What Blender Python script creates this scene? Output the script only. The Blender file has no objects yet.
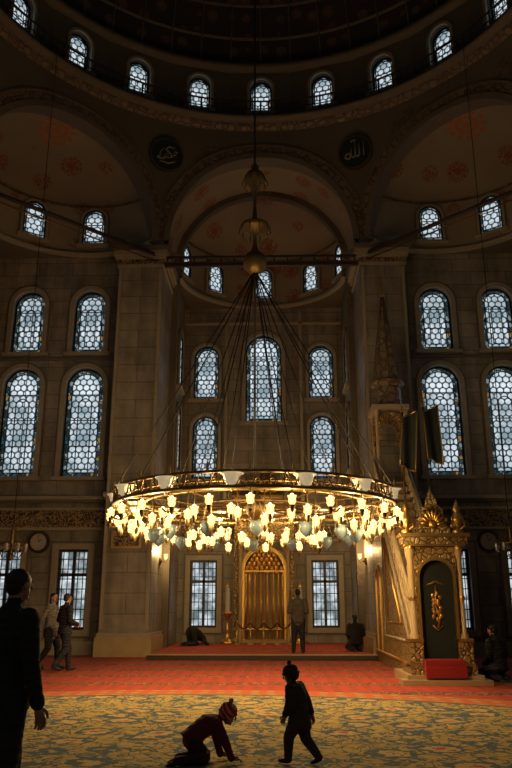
import bpy, math, random
from math import sin, cos, tan, pi, sqrt, atan2, radians
from mathutils import Vector, Matrix
random.seed(4)
D = bpy.data
SC = bpy.context.scene
COL = SC.collection
SC.view_settings.view_transform = 'Standard'
V = Vector

# ------------------------------------------------------------------ materials
def N(nt, typ, ins=None, **pr):
    n = nt.nodes.new(typ)
    for k, v in pr.items():
        setattr(n, k, v)
    if ins:
        for k, v in ins.items():
            if hasattr(v, 'node') and hasattr(v, 'is_linked'):
                nt.links.new(v, n.inputs[k])
            else:
                n.inputs[k].default_value = v
    return n

def newmat(name):
    m = D.materials.new(name)
    m.use_nodes = True
    nt = m.node_tree
    nt.nodes.clear()
    return m, nt

def c4(c):
    return (c[0], c[1], c[2], 1)

def finish(nt, col, rough=.6, metal=0, emit=None, es=0, bump=None, bstr=.3, bdist=.02, **kw):
    p = N(nt, 'ShaderNodeBsdfPrincipled')
    if hasattr(col, 'is_linked'):
        nt.links.new(col, p.inputs['Base Color'])
    else:
        p.inputs['Base Color'].default_value = c4(col)
    p.inputs['Roughness'].default_value = rough
    p.inputs['Metallic'].default_value = metal
    if emit is not None:
        if hasattr(emit, 'is_linked'):
            nt.links.new(emit, p.inputs['Emission Color'])
        else:
            p.inputs['Emission Color'].default_value = c4(emit)
        p.inputs['Emission Strength'].default_value = es
    if bump is not None:
        b = N(nt, 'ShaderNodeBump', {'Height': bump, 'Strength': bstr, 'Distance': bdist})
        nt.links.new(b.outputs[0], p.inputs['Normal'])
    o = N(nt, 'ShaderNodeOutputMaterial')
    nt.links.new(p.outputs[0], o.inputs[0])

def mixc(nt, fac, a, b, mode='MIX'):
    n = N(nt, 'ShaderNodeMix', data_type='RGBA', blend_type=mode)
    for idx, v in ((0, fac), (6, a), (7, b)):
        if hasattr(v, 'is_linked'):
            nt.links.new(v, n.inputs[idx])
        else:
            n.inputs[idx].default_value = v if idx == 0 else c4(v)
    return n.outputs[2]

def mth(nt, op, a, b=None, c=None):
    n = N(nt, 'ShaderNodeMath', operation=op)
    for i, v in enumerate((a, b, c)):
        if v is None: continue
        if hasattr(v, 'is_linked'):
            nt.links.new(v, n.inputs[i])
        else:
            n.inputs[i].default_value = v
    return n.outputs[0]

def simple(name, col, rough=.6, metal=0, col2=None, scale=6., bstr=.15, emit=None, es=0):
    m, nt = newmat(name)
    tc = N(nt, 'ShaderNodeTexCoord')
    nz = N(nt, 'ShaderNodeTexNoise', {'Vector': tc.outputs['Object'], 'Scale': scale, 'Detail': 4.})
    c2 = col2 if col2 else tuple(x * .7 for x in col)
    mc = mixc(nt, nz.outputs['Fac'], c2, col)
    finish(nt, mc, rough, metal, emit, es, bump=nz.outputs['Fac'], bstr=bstr)
    return m

def stone(name, c1, c2, mortar, box=False, bw=1.25, rh=.5, ms=.012):
    m, nt = newmat(name)
    tc = N(nt, 'ShaderNodeTexCoord')
    vec = tc.outputs['Object']
    if box:
        s = N(nt, 'ShaderNodeSeparateXYZ', {0: vec})
        xy = mth(nt, 'ADD', s.outputs[0], s.outputs[1])
        cb = N(nt, 'ShaderNodeCombineXYZ', {0: xy, 1: s.outputs[2]})
        bvec = cb.outputs[0]
    else:
        bvec = vec
    br = N(nt, 'ShaderNodeTexBrick', {'Vector': bvec, 'Color1': c4(c1), 'Color2': c4(c2), 'Mortar': c4(mortar),
                                      'Scale': 1., 'Mortar Size': ms, 'Brick Width': bw, 'Row Height': rh, 'Bias': 0.})
    nz = N(nt, 'ShaderNodeTexNoise', {'Vector': vec, 'Scale': .9, 'Detail': 9., 'Roughness': .7})
    rp = N(nt, 'ShaderNodeMapRange', {0: nz.outputs['Fac'], 1: .3, 2: .7, 3: .45, 4: 1.2})
    mp = N(nt, 'ShaderNodeMapping', {0: bvec, 3: (2.2, .18, 1.)})
    n2 = N(nt, 'ShaderNodeTexNoise', {'Vector': mp.outputs[0], 'Scale': 1.4, 'Detail': 5.})
    r2 = N(nt, 'ShaderNodeMapRange', {0: n2.outputs['Fac'], 1: .35, 2: .65, 3: .72, 4: 1.08})
    mc = N(nt, 'ShaderNodeVectorMath', {0: br.outputs['Color'], 1: rp.outputs[0]}, operation='MULTIPLY')
    mc = N(nt, 'ShaderNodeVectorMath', {0: mc.outputs[0], 1: r2.outputs[0]}, operation='MULTIPLY')
    finish(nt, mc.outputs[0], .5, bump=br.outputs['Fac'], bstr=-.3)
    return m

M_wall = stone('marble_blocks', (.34, .29, .215), (.26, .222, .165), (.13, .105, .075))
M_pier = stone('marble_pier', (.36, .31, .23), (.28, .24, .175), (.14, .11, .08), box=True, bw=1.7, rh=.62)
M_trim = simple('stone_trim', (.40, .335, .23), .5, col2=(.27, .22, .15))
M_trimd = simple('stone_trim_dark', (.17, .135, .095), .6, col2=(.11, .085, .06))
M_gold = simple('gilding', (.85, .53, .15), .38, 1., col2=(.5, .29, .07), scale=20)
M_brass = simple('aged_brass', (.28, .18, .06), .45, .8, col2=(.13, .08, .03), scale=25)
M_dark = simple('dark_iron', (.02, .018, .015), .5, .4)
M_wood = simple('dark_wood', (.05, .028, .015), .5)
M_mar = simple('golden_marble', (.52, .38, .19), .4, col2=(.32, .22, .10), scale=3)
M_red = simple('red_carpet_cloth', (.36, .02, .015), .9, col2=(.22, .012, .01), scale=30)
M_cloth = simple('dark_curtain', (.012, .018, .013), .8)
M_green = simple('banner_green', (.010, .018, .012), .7)
M_white = simple('clock_dial', (.5, .45, .36), .5)

def carved(name, hi, lo, sc=9., metal=.35):
    m, nt = newmat(name)
    tc = N(nt, 'ShaderNodeTexCoord')
    vo = N(nt, 'ShaderNodeTexVoronoi', {'Vector': tc.outputs['Object'], 'Scale': sc}, feature='DISTANCE_TO_EDGE')
    nz = N(nt, 'ShaderNodeTexNoise', {'Vector': tc.outputs['Object'], 'Scale': 2.5, 'Detail': 5.})
    f = N(nt, 'ShaderNodeMapRange', {0: vo.outputs['Distance'], 1: .02, 2: .16, 3: 0., 4: 1.})
    a = mixc(nt, nz.outputs['Fac'], tuple(x * .6 for x in hi), hi)
    c = mixc(nt, f.outputs[0], lo, a)
    finish(nt, c, .42, metal, bump=f.outputs[0], bstr=.6, bdist=.03)
    return m
M_carv = carved('gilded_carving', (.50, .33, .12), (.11, .065, .025))
M_band = carved('painted_arch_band', (.23, .165, .10), (.09, .055, .03), 4., 0.)

def plaster(name, base, motif, sc=.85, dark=.6, rosette=None, amt=.7):
    m, nt = newmat(name)
    tc = N(nt, 'ShaderNodeTexCoord')
    vec = tc.outputs['Object']
    vo = N(nt, 'ShaderNodeTexVoronoi', {'Vector': vec, 'Scale': sc, 'Randomness': .35})
    vo2 = N(nt, 'ShaderNodeTexVoronoi', {'Vector': vec, 'Scale': sc * 9}, feature='DISTANCE_TO_EDGE')
    blob = N(nt, 'ShaderNodeMapRange', {0: vo.outputs['Distance'], 1: .36, 2: .30, 3: 0., 4: 1.})
    core = N(nt, 'ShaderNodeMapRange', {0: vo.outputs['Distance'], 1: .14, 2: .10, 3: 0., 4: 1.})
    fil = N(nt, 'ShaderNodeMapRange', {0: vo2.outputs['Distance'], 1: .05, 2: .12, 3: 0., 4: 1.})
    f = mth(nt, 'MULTIPLY', blob.outputs[0], fil.outputs[0])
    f = mth(nt, 'MAXIMUM', f, core.outputs[0])
    f = mth(nt, 'MULTIPLY', f, amt)
    nz = N(nt, 'ShaderNodeTexNoise', {'Vector': vec, 'Scale': .7, 'Detail': 6.})
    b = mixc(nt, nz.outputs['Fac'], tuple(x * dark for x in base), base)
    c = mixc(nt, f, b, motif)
    if rosette:
        s = N(nt, 'ShaderNodeSeparateXYZ', {0: vec})
        ax = mth(nt, 'ABSOLUTE', s.outputs[0])
        dx = mth(nt, 'SUBTRACT', ax, rosette[0]); dy = mth(nt, 'SUBTRACT', s.outputs[1], rosette[1])
        r = mth(nt, 'SQRT', mth(nt, 'ADD', mth(nt, 'MULTIPLY', dx, dx), mth(nt, 'MULTIPLY', dy, dy)))
        an = mth(nt, 'ARCTAN2', dy, dx)
        pt = mth(nt, 'MULTIPLY_ADD', mth(nt, 'SINE', mth(nt, 'MULTIPLY', an, 12.)), .12, rosette[2])
        ins = mth(nt, 'LESS_THAN', r, pt)
        pet = mth(nt, 'ADD', mth(nt, 'SINE', mth(nt, 'MULTIPLY', an, 12.)), mth(nt, 'MULTIPLY', mth(nt, 'SINE', mth(nt, 'MULTIPLY', r, 24.)), 1.6))
        rg = mth(nt, 'GREATER_THAN', pet, -.3)
        rc = mixc(nt, rg, tuple(x * .8 for x in base), (.42, .13, .035))
        c = mixc(nt, ins, c, rc)
    finish(nt, c, .8)
    return m
M_plas = plaster('painted_plaster', (.34, .265, .17), (.24, .065, .025), rosette=(7.1, 22.1, .62), amt=.95)
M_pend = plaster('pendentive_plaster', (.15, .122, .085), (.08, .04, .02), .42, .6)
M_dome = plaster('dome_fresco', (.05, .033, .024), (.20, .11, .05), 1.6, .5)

def frieze():
    m, nt = newmat('arabesque_frieze')
    tc = N(nt, 'ShaderNodeTexCoord')
    nz = N(nt, 'ShaderNodeTexNoise', {'Vector': tc.outputs['Object'], 'Scale': 4., 'Detail': 2.})
    ad = N(nt, 'ShaderNodeVectorMath', {0: tc.outputs['Object'], 1: nz.outputs['Color']}, operation='ADD')
    vo = N(nt, 'ShaderNodeTexVoronoi', {'Vector': ad.outputs[0], 'Scale': 5.}, feature='DISTANCE_TO_EDGE')
    f = N(nt, 'ShaderNodeMapRange', {0: vo.outputs['Distance'], 1: .07, 2: .12, 3: 1., 4: 0.})
    c = mixc(nt, f.outputs[0], (.035, .025, .018), (.36, .24, .1))
    finish(nt, c, .5, bump=f.outputs[0], bstr=.5)
    return m
M_frieze = frieze()

def glass():
    m, nt = newmat('leaded_window_glass')
    tc = N(nt, 'ShaderNodeTexCoord')
    s = N(nt, 'ShaderNodeSeparateXYZ', {0: tc.outputs['Object']})
    ds = []
    sc = .23
    px = mth(nt, 'DIVIDE', s.outputs[0], sc)
    pz = mth(nt, 'DIVIDE', s.outputs[2], sc * 1.732)
    for off in (0., .5):
        a = mth(nt, 'SUBTRACT', mth(nt, 'FRACT', mth(nt, 'ADD', px, 50.5 + off)), .5)
        b = mth(nt, 'SUBTRACT', mth(nt, 'FRACT', mth(nt, 'ADD', pz, 50.5 + off)), .5)
        b = mth(nt, 'MULTIPLY', b, 1.732)
        ds.append(mth(nt, 'SQRT', mth(nt, 'ADD', mth(nt, 'MULTIPLY', a, a), mth(nt, 'MULTIPLY', b, b))))
    d = mth(nt, 'MINIMUM', ds[0], ds[1])
    f = N(nt, 'ShaderNodeMapRange', {0: d, 1: .37, 2: .45, 3: 1., 4: 0.})
    nz = N(nt, 'ShaderNodeTexNoise', {'Vector': tc.outputs['Object'], 'Scale': 1.1, 'Detail': 3.})
    nr = N(nt, 'ShaderNodeMapRange', {0: nz.outputs['Fac'], 1: .35, 2: .6, 3: 0., 4: 1.})
    sky = mixc(nt, nr.outputs[0], (.24, .33, .38), (.78, .87, .94))
    c = mixc(nt, f.outputs[0], (.04, .05, .055), sky)
    e = N(nt, 'ShaderNodeEmission', {'Color': c, 'Strength': 1.0})
    o = N(nt, 'ShaderNodeOutputMaterial')
    nt.links.new(e.outputs[0], o.inputs[0])
    return m
M_glass = glass()

def glassborder():
    m, nt = newmat('stained_border_glass')
    tc = N(nt, 'ShaderNodeTexCoord')
    vo = N(nt, 'ShaderNodeTexVoronoi', {'Vector': tc.outputs['Object'], 'Scale': 7.})
    ve = N(nt, 'ShaderNodeTexVoronoi', {'Vector': tc.outputs['Object'], 'Scale': 7.}, feature='DISTANCE_TO_EDGE')
    f = N(nt, 'ShaderNodeMapRange', {0: ve.outputs['Distance'], 1: .06, 2: .12, 3: 0., 4: 1.})
    sp = N(nt, 'ShaderNodeSeparateColor', {0: vo.outputs['Color']})
    r = N(nt, 'ShaderNodeValToRGB', {0: sp.outputs[0]})
    cr = r.color_ramp
    cr.interpolation = 'CONSTANT'
    cr.elements[0].color = (.26, .32, .34, 1)
    cr.elements[1].position = .85; cr.elements[1].color = (.35, .2, .05, 1)
    e1 = cr.elements.new(.35); e1.color = (.03, .045, .045, 1)
    e2 = cr.elements.new(.7); e2.color = (.03, .09, .12, 1)
    c = mixc(nt, f.outputs[0], (.01, .01, .01), r.outputs[0])
    e = N(nt, 'ShaderNodeEmission', {'Color': c, 'Strength': .7})
    o = N(nt, 'ShaderNodeOutputMaterial')
    nt.links.new(e.outputs[0], o.inputs[0])
    m.cycles.emission_sampling = 'NONE'
    return m
M_gborder = glassborder()

def clear():
    m, nt = newmat('daylit_clear_glass')
    tc = N(nt, 'ShaderNodeTexCoord')
    nz = N(nt, 'ShaderNodeTexNoise', {'Vector': tc.outputs['Object'], 'Scale': 2.2, 'Detail': 3.})
    f = N(nt, 'ShaderNodeMapRange', {0: nz.outputs['Fac'], 1: .4, 2: .62, 3: 0., 4: 1.})
    c = mixc(nt, f.outputs[0], (.16, .20, .21), (.80, .90, .95))
    e = N(nt, 'ShaderNodeEmission', {'Color': c, 'Strength': .95})
    o = N(nt, 'ShaderNodeOutputMaterial')
    nt.links.new(e.outputs[0], o.inputs[0])
    return m
M_clear = clear()

def emis(name, col, st):
    m, nt = newmat(name)
    e = N(nt, 'ShaderNodeEmission', {'Color': c4(col), 'Strength': st})
    o = N(nt, 'ShaderNodeOutputMaterial')
    nt.links.new(e.outputs[0], o.inputs[0])
    m.cycles.emission_sampling = 'NONE'
    return m
M_bulb = emis('lit_bulb', (1., .76, .30), 7.)
def tulip():
    m, nt = newmat('lit_tulip_glass')
    lw = N(nt, 'ShaderNodeLayerWeight', {'Blend': .35})
    c = mixc(nt, lw.outputs['Facing'], (1., .74, .28), (.95, .38, .04))
    e = N(nt, 'ShaderNodeEmission', {'Color': c, 'Strength': 2.1})
    o = N(nt, 'ShaderNodeOutputMaterial')
    nt.links.new(e.outputs[0], o.inputs[0])
    m.cycles.emission_sampling = 'NONE'
    return m
M_tulip = tulip()
M_bowl = simple('cream_glass_bowl', (.70, .62, .44), .3, emit=(.80, .64, .38), es=.4)
M_teal = simple('pale_blue_glass', (.16, .21, .21), .2, 0, emit=(.07, .10, .10), es=.2)
M_clearg = simple('pale_lamp_glass', (.45, .42, .36), .2)

def carpet():
    m, nt = newmat('mosque_carpet')
    tc = N(nt, 'ShaderNodeTexCoord')
    vec = tc.outputs['Object']
    s = N(nt, 'ShaderNodeSeparateXYZ', {0: vec})
    x, y = s.outputs[0], s.outputs[1]
    dy = mth(nt, 'SUBTRACT', y, 5.2)
    dx = mth(nt, 'ADD', x, 1.0)
    r = mth(nt, 'SQRT', mth(nt, 'ADD', mth(nt, 'MULTIPLY', dx, dx), mth(nt, 'MULTIPLY', dy, dy)))
    nz = N(nt, 'ShaderNodeTexNoise', {'Vector': vec, 'Scale': 1.6, 'Detail': 2.})
    wv = N(nt, 'ShaderNodeVectorMath', {0: vec, 1: nz.outputs['Color']}, operation='ADD')
    nf = N(nt, 'ShaderNodeTexNoise', {'Vector': vec, 'Scale': 7., 'Detail': 1.})
    fz_ = N(nt, 'ShaderNodeVectorMath', {0: nf.outputs['Color'], 'Scale': .28}, operation='SCALE')
    wf = N(nt, 'ShaderNodeVectorMath', {0: vec, 1: fz_.outputs[0]}, operation='ADD').outputs[0]
    def vor(v, sc, feat='F1', rnd=1.):
        return N(nt, 'ShaderNodeTexVoronoi', {'Vector': v, 'Scale': sc, 'Randomness': rnd}, feature=feat).outputs['Distance']
    def rng(v, a, b_, c=1., d=0.):
        return N(nt, 'ShaderNodeMapRange', {0: v, 1: a, 2: b_, 3: c, 4: d}).outputs[0]
    big = vor(wf, 1.5, 'F1', .7)
    med = vor(wf, 3.6, 'F1', .9)
    vine = vor(wv.outputs[0], 4.2, 'DISTANCE_TO_EDGE')
    leaf = vor(wf, 10.)
    a = mixc(nt, rng(leaf, .30, .36), (.50, .33, .085), (.17, .16, .07))
    a = mixc(nt, rng(vine, .03, .06), a, (.08, .10, .06))
    medr = mth(nt, 'MULTIPLY', rng(med, .30, .33), rng(med, .16, .19, 0., 1.))
    a = mixc(nt, medr, a, (.06, .10, .10))
    a = mixc(nt, rng(med, .10, .13), a, (.52, .22, .07))
    ring = mth(nt, 'MULTIPLY', rng(big, .40, .43), rng(big, .27, .30, 0., 1.))
    lf = rng(leaf, .22, .3, .35, 1.)
    a = mixc(nt, mth(nt, 'MULTIPLY', ring, lf), a, (.05, .09, .105))
    pet = mth(nt, 'MULTIPLY', rng(big, .26, .28), rng(leaf, .26, .32, .0, 1.))
    a = mixc(nt, pet, a, (.56, .36, .12))
    a = mixc(nt, rng(big, .10, .13), a, (.42, .07, .025))
    w = mth(nt, 'FRACT', mth(nt, 'MULTIPLY', y, .62))
    band = N(nt, 'ShaderNodeMapRange', {0: w, 1: .66, 2: .68, 3: 0., 4: 1.})
    g = rng(vor(vec, 3.3, 'F1', .15), .25, .32)
    g2 = rng(vor(wv.outputs[0], 6., 'DISTANCE_TO_EDGE'), .04, .1)
    b = mixc(nt, mth(nt, 'MULTIPLY', g, .7), (.46, .045, .018), (.20, .04, .022))
    b2 = mixc(nt, g2, (.13, .03, .025), (.40, .18, .06))
    b = mixc(nt, band.outputs[0], b, b2)
    ins = mth(nt, 'LESS_THAN', r, 9.55)
    brd = mth(nt, 'MULTIPLY', mth(nt, 'GREATER_THAN', r, 8.75), ins)
    bb = mixc(nt, g, (.50, .11, .025), (.42, .27, .08))
    lin = mth(nt, 'LESS_THAN', mth(nt, 'ABSOLUTE', mth(nt, 'SUBTRACT', r, 8.75)), .06)
    c = mixc(nt, ins, b, a)
    c = mixc(nt, brd, c, bb)
    c = mixc(nt, lin, c, (.06, .09, .09))
    fz = N(nt, 'ShaderNodeTexNoise', {'Vector': vec, 'Scale': 60., 'Detail': 2.})
    finish(nt, c, .95, bump=fz.outputs['Fac'], bstr=.3)
    return m
M_carpet = carpet()

# ------------------------------------------------------------------ mesh builder
class B:
    def __init__(s):
        s.v = []; s.f = []; s.m = []; s.sm = []; s.mats = []
    def mi(s, m):
        if m not in s.mats: s.mats.append(m)
        return s.mats.index(m)
    def add(s, vs, fs, m, smooth=False, T=None):
        o = len(s.v)
        for p in vs:
            p = V(p)
            s.v.append(T @ p if T is not None else p)
        k = s.mi(m)
        for f in fs:
            s.f.append(tuple(i + o for i in f)); s.m.append(k); s.sm.append(smooth)
    def box(s, c, size, m, T=None, taper=1.):
        x, y, z = (a / 2 for a in size)
        vs = []
        for dz, k in ((-z, 1.), (z, taper)):
            vs += [(c[0] - x * k, c[1] - y * k, c[2] + dz), (c[0] + x * k, c[1] - y * k, c[2] + dz),
                   (c[0] + x * k, c[1] + y * k, c[2] + dz), (c[0] - x * k, c[1] + y * k, c[2] + dz)]
        s.add(vs, [(3, 2, 1, 0), (4, 5, 6, 7), (0, 1, 5, 4), (1, 2, 6, 5), (2, 3, 7, 6), (3, 0, 4, 7)], m, False, T)
    def lathe(s, prof, m, c=(0, 0, 0), seg=16, T=None, smooth=True, a0=0., a1=2 * pi):
        vs = []; fs = []
        full = abs(a1 - a0 - 2 * pi) < 1e-6
        n = seg if full else seg + 1
        for r, z in prof:
            for i in range(n):
                a = a0 + (a1 - a0) * i / seg
                vs.append((c[0] + r * cos(a), c[1] + r * sin(a), c[2] + z))
        for j in range(len(prof) - 1):
            for i in range(seg):
                i2 = (i + 1) % n
                fs.append((j * n + i, j * n + i2, (j + 1) * n + i2, (j + 1) * n + i))
        s.add(vs, fs, m, smooth, T)
    def tube(s, pts, rad, m, seg=8, T=None, closed=False, sq=1.):
        pts = [V(p) for p in pts]
        n = len(pts)
        if not hasattr(rad, '__len__'): rad = [rad] * n
        vs = []; fs = []
        ref = None
        for i, p in enumerate(pts):
            if closed: t = pts[(i + 1) % n] - pts[i - 1]
            else: t = pts[min(i + 1, n - 1)] - pts[max(i - 1, 0)]
            if t.length < 1e-9: t = V((0, 0, 1))
            t.normalize()
            if ref is None:
                ref = V((0, 0, 1)) if abs(t.z) < .9 else V((0, 1, 0))
            u = ref - t * ref.dot(t)
            if u.length < 1e-6:
                u = V((1, 0, 0)) - t * t.x
            u.normalize(); w = t.cross(u); ref = u
            for k in range(seg):
                a = 2 * pi * k / seg
                vs.append(p + (u * cos(a) + w * sin(a) * sq) * rad[i])
        for j in range(n if closed else n - 1):
            j2 = (j + 1) % n
            for k in range(seg):
                k2 = (k + 1) % seg
                fs.append((j * seg + k, j * seg + k2, j2 * seg + k2, j2 * seg + k))
        if not closed:
            fs.append(tuple(range(seg))[::-1]); fs.append(tuple((n - 1) * seg + k for k in range(seg)))
        s.add(vs, fs, m, True, T)
    def capsule(s, p0, r0, p1, r1, m, seg=12, T=None):
        p0 = V(p0); p1 = V(p1); d = (p1 - p0).normalized()
        s.tube([p0 - d * r0 * .96, p0 - d * r0 * .75, p0 - d * r0 * .4, p0, p1, p1 + d * r1 * .4, p1 + d * r1 * .75, p1 + d * r1 * .96],
               [r0 * .28, r0 * .66, r0 * .92, r0, r1, r1 * .92, r1 * .66, r1 * .28], m, seg, T)
    def ellip(s, c, r, m, T=None, seg=16, rings=10):
        prof = [(max(sin(pi * j / rings), .001), -cos(pi * j / rings)) for j in range(rings + 1)]
        S = Matrix.Translation(V(c)) @ Matrix.Diagonal((r[0], r[1], r[2], 1))
        s.lathe(prof, m, seg=seg, T=(T @ S if T is not None else S))
    def strip(s, A, Bp, y0, y1, m, closed=True, T=None):
        n = len(A)
        vs = []
        for y in (y0, y1):
            vs += [(p[0], y, p[1]) for p in A]
            vs += [(p[0], y, p[1]) for p in Bp]
        fs = []
        R = range(n if closed else n - 1)
        for i in R:
            j = (i + 1) % n
            fs.append((i, j, n + j, n + i))
            fs.append((2 * n + i, 3 * n + i, 3 * n + j, 2 * n + j))
            fs.append((i, 2 * n + i, 2 * n + j, j))
            fs.append((n + i, n + j, 3 * n + j, 3 * n + i))
        if not closed:
            for i in (0, n - 1):
                fs.append((i, n + i, 3 * n + i, 2 * n + i))
        s.add(vs, fs, m, False, T)
    def prism(s, P, y0, y1, m, T=None):
        n = len(P)
        vs = [(p[0], y0, p[1]) for p in P] + [(p[0], y1, p[1]) for p in P]
        fs = [tuple(range(n)), tuple(range(2 * n - 1, n - 1, -1))]
        for i in range(n):
            j = (i + 1) % n
            fs.append((i, n + i, n + j, j))
        s.add(vs, fs, m, False, T)
    def build(s, name, T=None, parent=None):
        me = D.meshes.new(name)
        me.from_pydata([tuple(p) for p in s.v], [], s.f)
        for m in s.mats: me.materials.append(m)
        me.polygons.foreach_set('material_index', s.m)
        me.polygons.foreach_set('use_smooth', s.sm)
        me.update()
        o = D.objects.new(name, me)
        COL.objects.link(o)
        if T is not None: o.matrix_world = T
        if parent is not None: o.parent = parent
        return o

def frame(org, ax):
    """local x=ax, local y = away from the interior, local z = up"""
    ax = V(ax).normalized(); z = V((0, 0, 1)); y = z.cross(ax)
    Mx = Matrix((ax, y, z)).transposed().to_4x4()
    return Matrix.Translation(V(org)) @ Mx

def arch(w, h, x0=0, z0=0, n=14):
    r = w / 2
    P = [(x0 - r, z0), (x0 + r, z0)]
    for i in range(n + 1):
        a = pi * i / n
        P.append((x0 + r * cos(a), z0 + h - r + r * sin(a)))
    return P
def rect(w, h, x0=0, z0=0):
    return [(x0 - w / 2, z0), (x0 + w / 2, z0), (x0 + w / 2, z0 + h), (x0 - w / 2, z0 + h)]

def wall(name, outline, holes, thick, org, ax, mat):
    """flat wall with real openings; outline/holes given as (along, height)"""
    cu = D.curves.new(name, 'CURVE')
    cu.dimensions = '2D'; cu.fill_mode = 'BOTH'; cu.extrude = thick / 2
    for P in [outline] + holes:
        sp = cu.splines.new('POLY')
        sp.points.add(len(P) - 1)
        for q, p in zip(sp.points, P): q.co = (p[0], p[1], 0, 1)
        sp.use_cyclic_u = True
    t = D.objects.new('tmp', cu)
    COL.objects.link(t)
    dg = bpy.context.evaluated_depsgraph_get()
    me = D.meshes.new_from_object(t.evaluated_get(dg))
    me.name = name
    D.objects.remove(t)
    me.materials.clear(); me.materials.append(mat)
    o = D.objects.new(name, me)
    COL.objects.link(o)
    ax = V(ax).normalized(); z = V((0, 0, 1)); n = ax.cross(z)
    Mx = Matrix((ax, z, n)).transposed().to_4x4()
    o.matrix_world = Matrix.Translation(V(org) - n * thick / 2) @ Mx
    return o

WN = [0]
def arch_window(org, ax, w, h, surf=False, mould=.16, border=.13):
    WN[0] += 1
    b = B()
    y = -.03 if surf else .22
    b.strip(arch(w, h), arch(w - .1, h - .1, 0, .05), y - .05, y + .05, M_dark)
    i1 = w - .1; h1 = h - .1
    b.strip(arch(i1, h1, 0, .05), arch(i1 - 2 * border, h1 - 2 * border, 0, .05 + border), y, y + .02, M_gborder)
    i2 = i1 - 2 * border; h2 = h1 - 2 * border; z2 = .05 + border
    b.strip(arch(i2 + .03, h2 + .03, 0, z2 - .015), arch(i2 - .03, h2 - .03, 0, z2 + .015), y - .03, y + .02, M_dark)
    b.prism(arch(i2, h2, 0, z2), y, y + .02, M_glass)
    nb = max(1, int(h / 1.0))
    for k in range(1, nb + 1):
        zz = z2 + (h2 - i2 / 2) * k / (nb + .3)
        b.box((0, y - .01, zz), (i2, .03, .03), M_dark)
    if w > 1.1 or (w > .9 and h > 3):
        b.strip(arch(i2 * .5, h2 * .72, 0, z2 + .1), arch(i2 * .5 - .06, h2 * .72 - .06, 0, z2 + .13), y - .03, y + .01, M_dark)
    b.strip(arch(w + 2 * mould, h + mould, 0, 0), arch(w, h, 0, 0), -.07 if not surf else -.1, .01 if not surf else .12, M_trim)
    b.strip(arch(w + 2 * mould + .12, h + mould + .06, 0, 0), arch(w + 2 * mould, h + mould, 0, 0), -.03, .01 if not surf else .1, M_trimd)
    b.box((0, -.07, -.06), (w + 2 * mould + .16, .2, .12), M_trim)
    return b.build('window_%d' % WN[0], frame(org, ax))

def grille_window(org, ax, w, h):
    WN[0] += 1
    b = B()
    b.prism(rect(w, h), .24, .26, M_clear)
    b.strip(rect(w, h), rect(w - .16, h - .16, 0, .08), .14, .24, M_wood)
    b.box((0, .2, h / 2), (.1, .08, h), M_wood)
    b.box((0, .2, h * .68), (w, .08, .1), M_wood)
    for k in range(1, 6):
        if k != 3: b.box((w * (k / 6 - .5), .1, h / 2), (.026, .026, h), M_dark)
    for k in range(1, 8):
        b.box((0, .1, h * k / 8), (w, .03, .03), M_dark)
    b.strip(rect(w + .36, h + .36, 0, -.18), rect(w, h), -.08, .01, M_trim)
    b.strip(rect(w + .5, h + .5, 0, -.25), rect(w + .36, h + .36, 0, -.18), -.04, .01, M_trimd)
    return b.build('window_%d' % WN[0], frame(org, ax))

# ------------------------------------------------------------------ floor & walls
CY = 15.0; A8 = 8.75; ZS = 13.9; ZT = 18.7
b = B()
b.add([(-9.8, -3, 0), (9.8, -3, 0), (9.8, 30, 0), (-9.8, 30, 0)], [(0, 1, 2, 3)], M_carpet)
b.build('floor')
b = B()
b.box((0, 25.95, .075), (6.5, 7.0, .15), M_carpet)
b.box((0, 22.44, .065), (6.56, .08, .13), M_wood)
b.box((0, 22.44, .145), (6.6, .14, .03), M_mar)
b.build('floor_prayer_platform')

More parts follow.
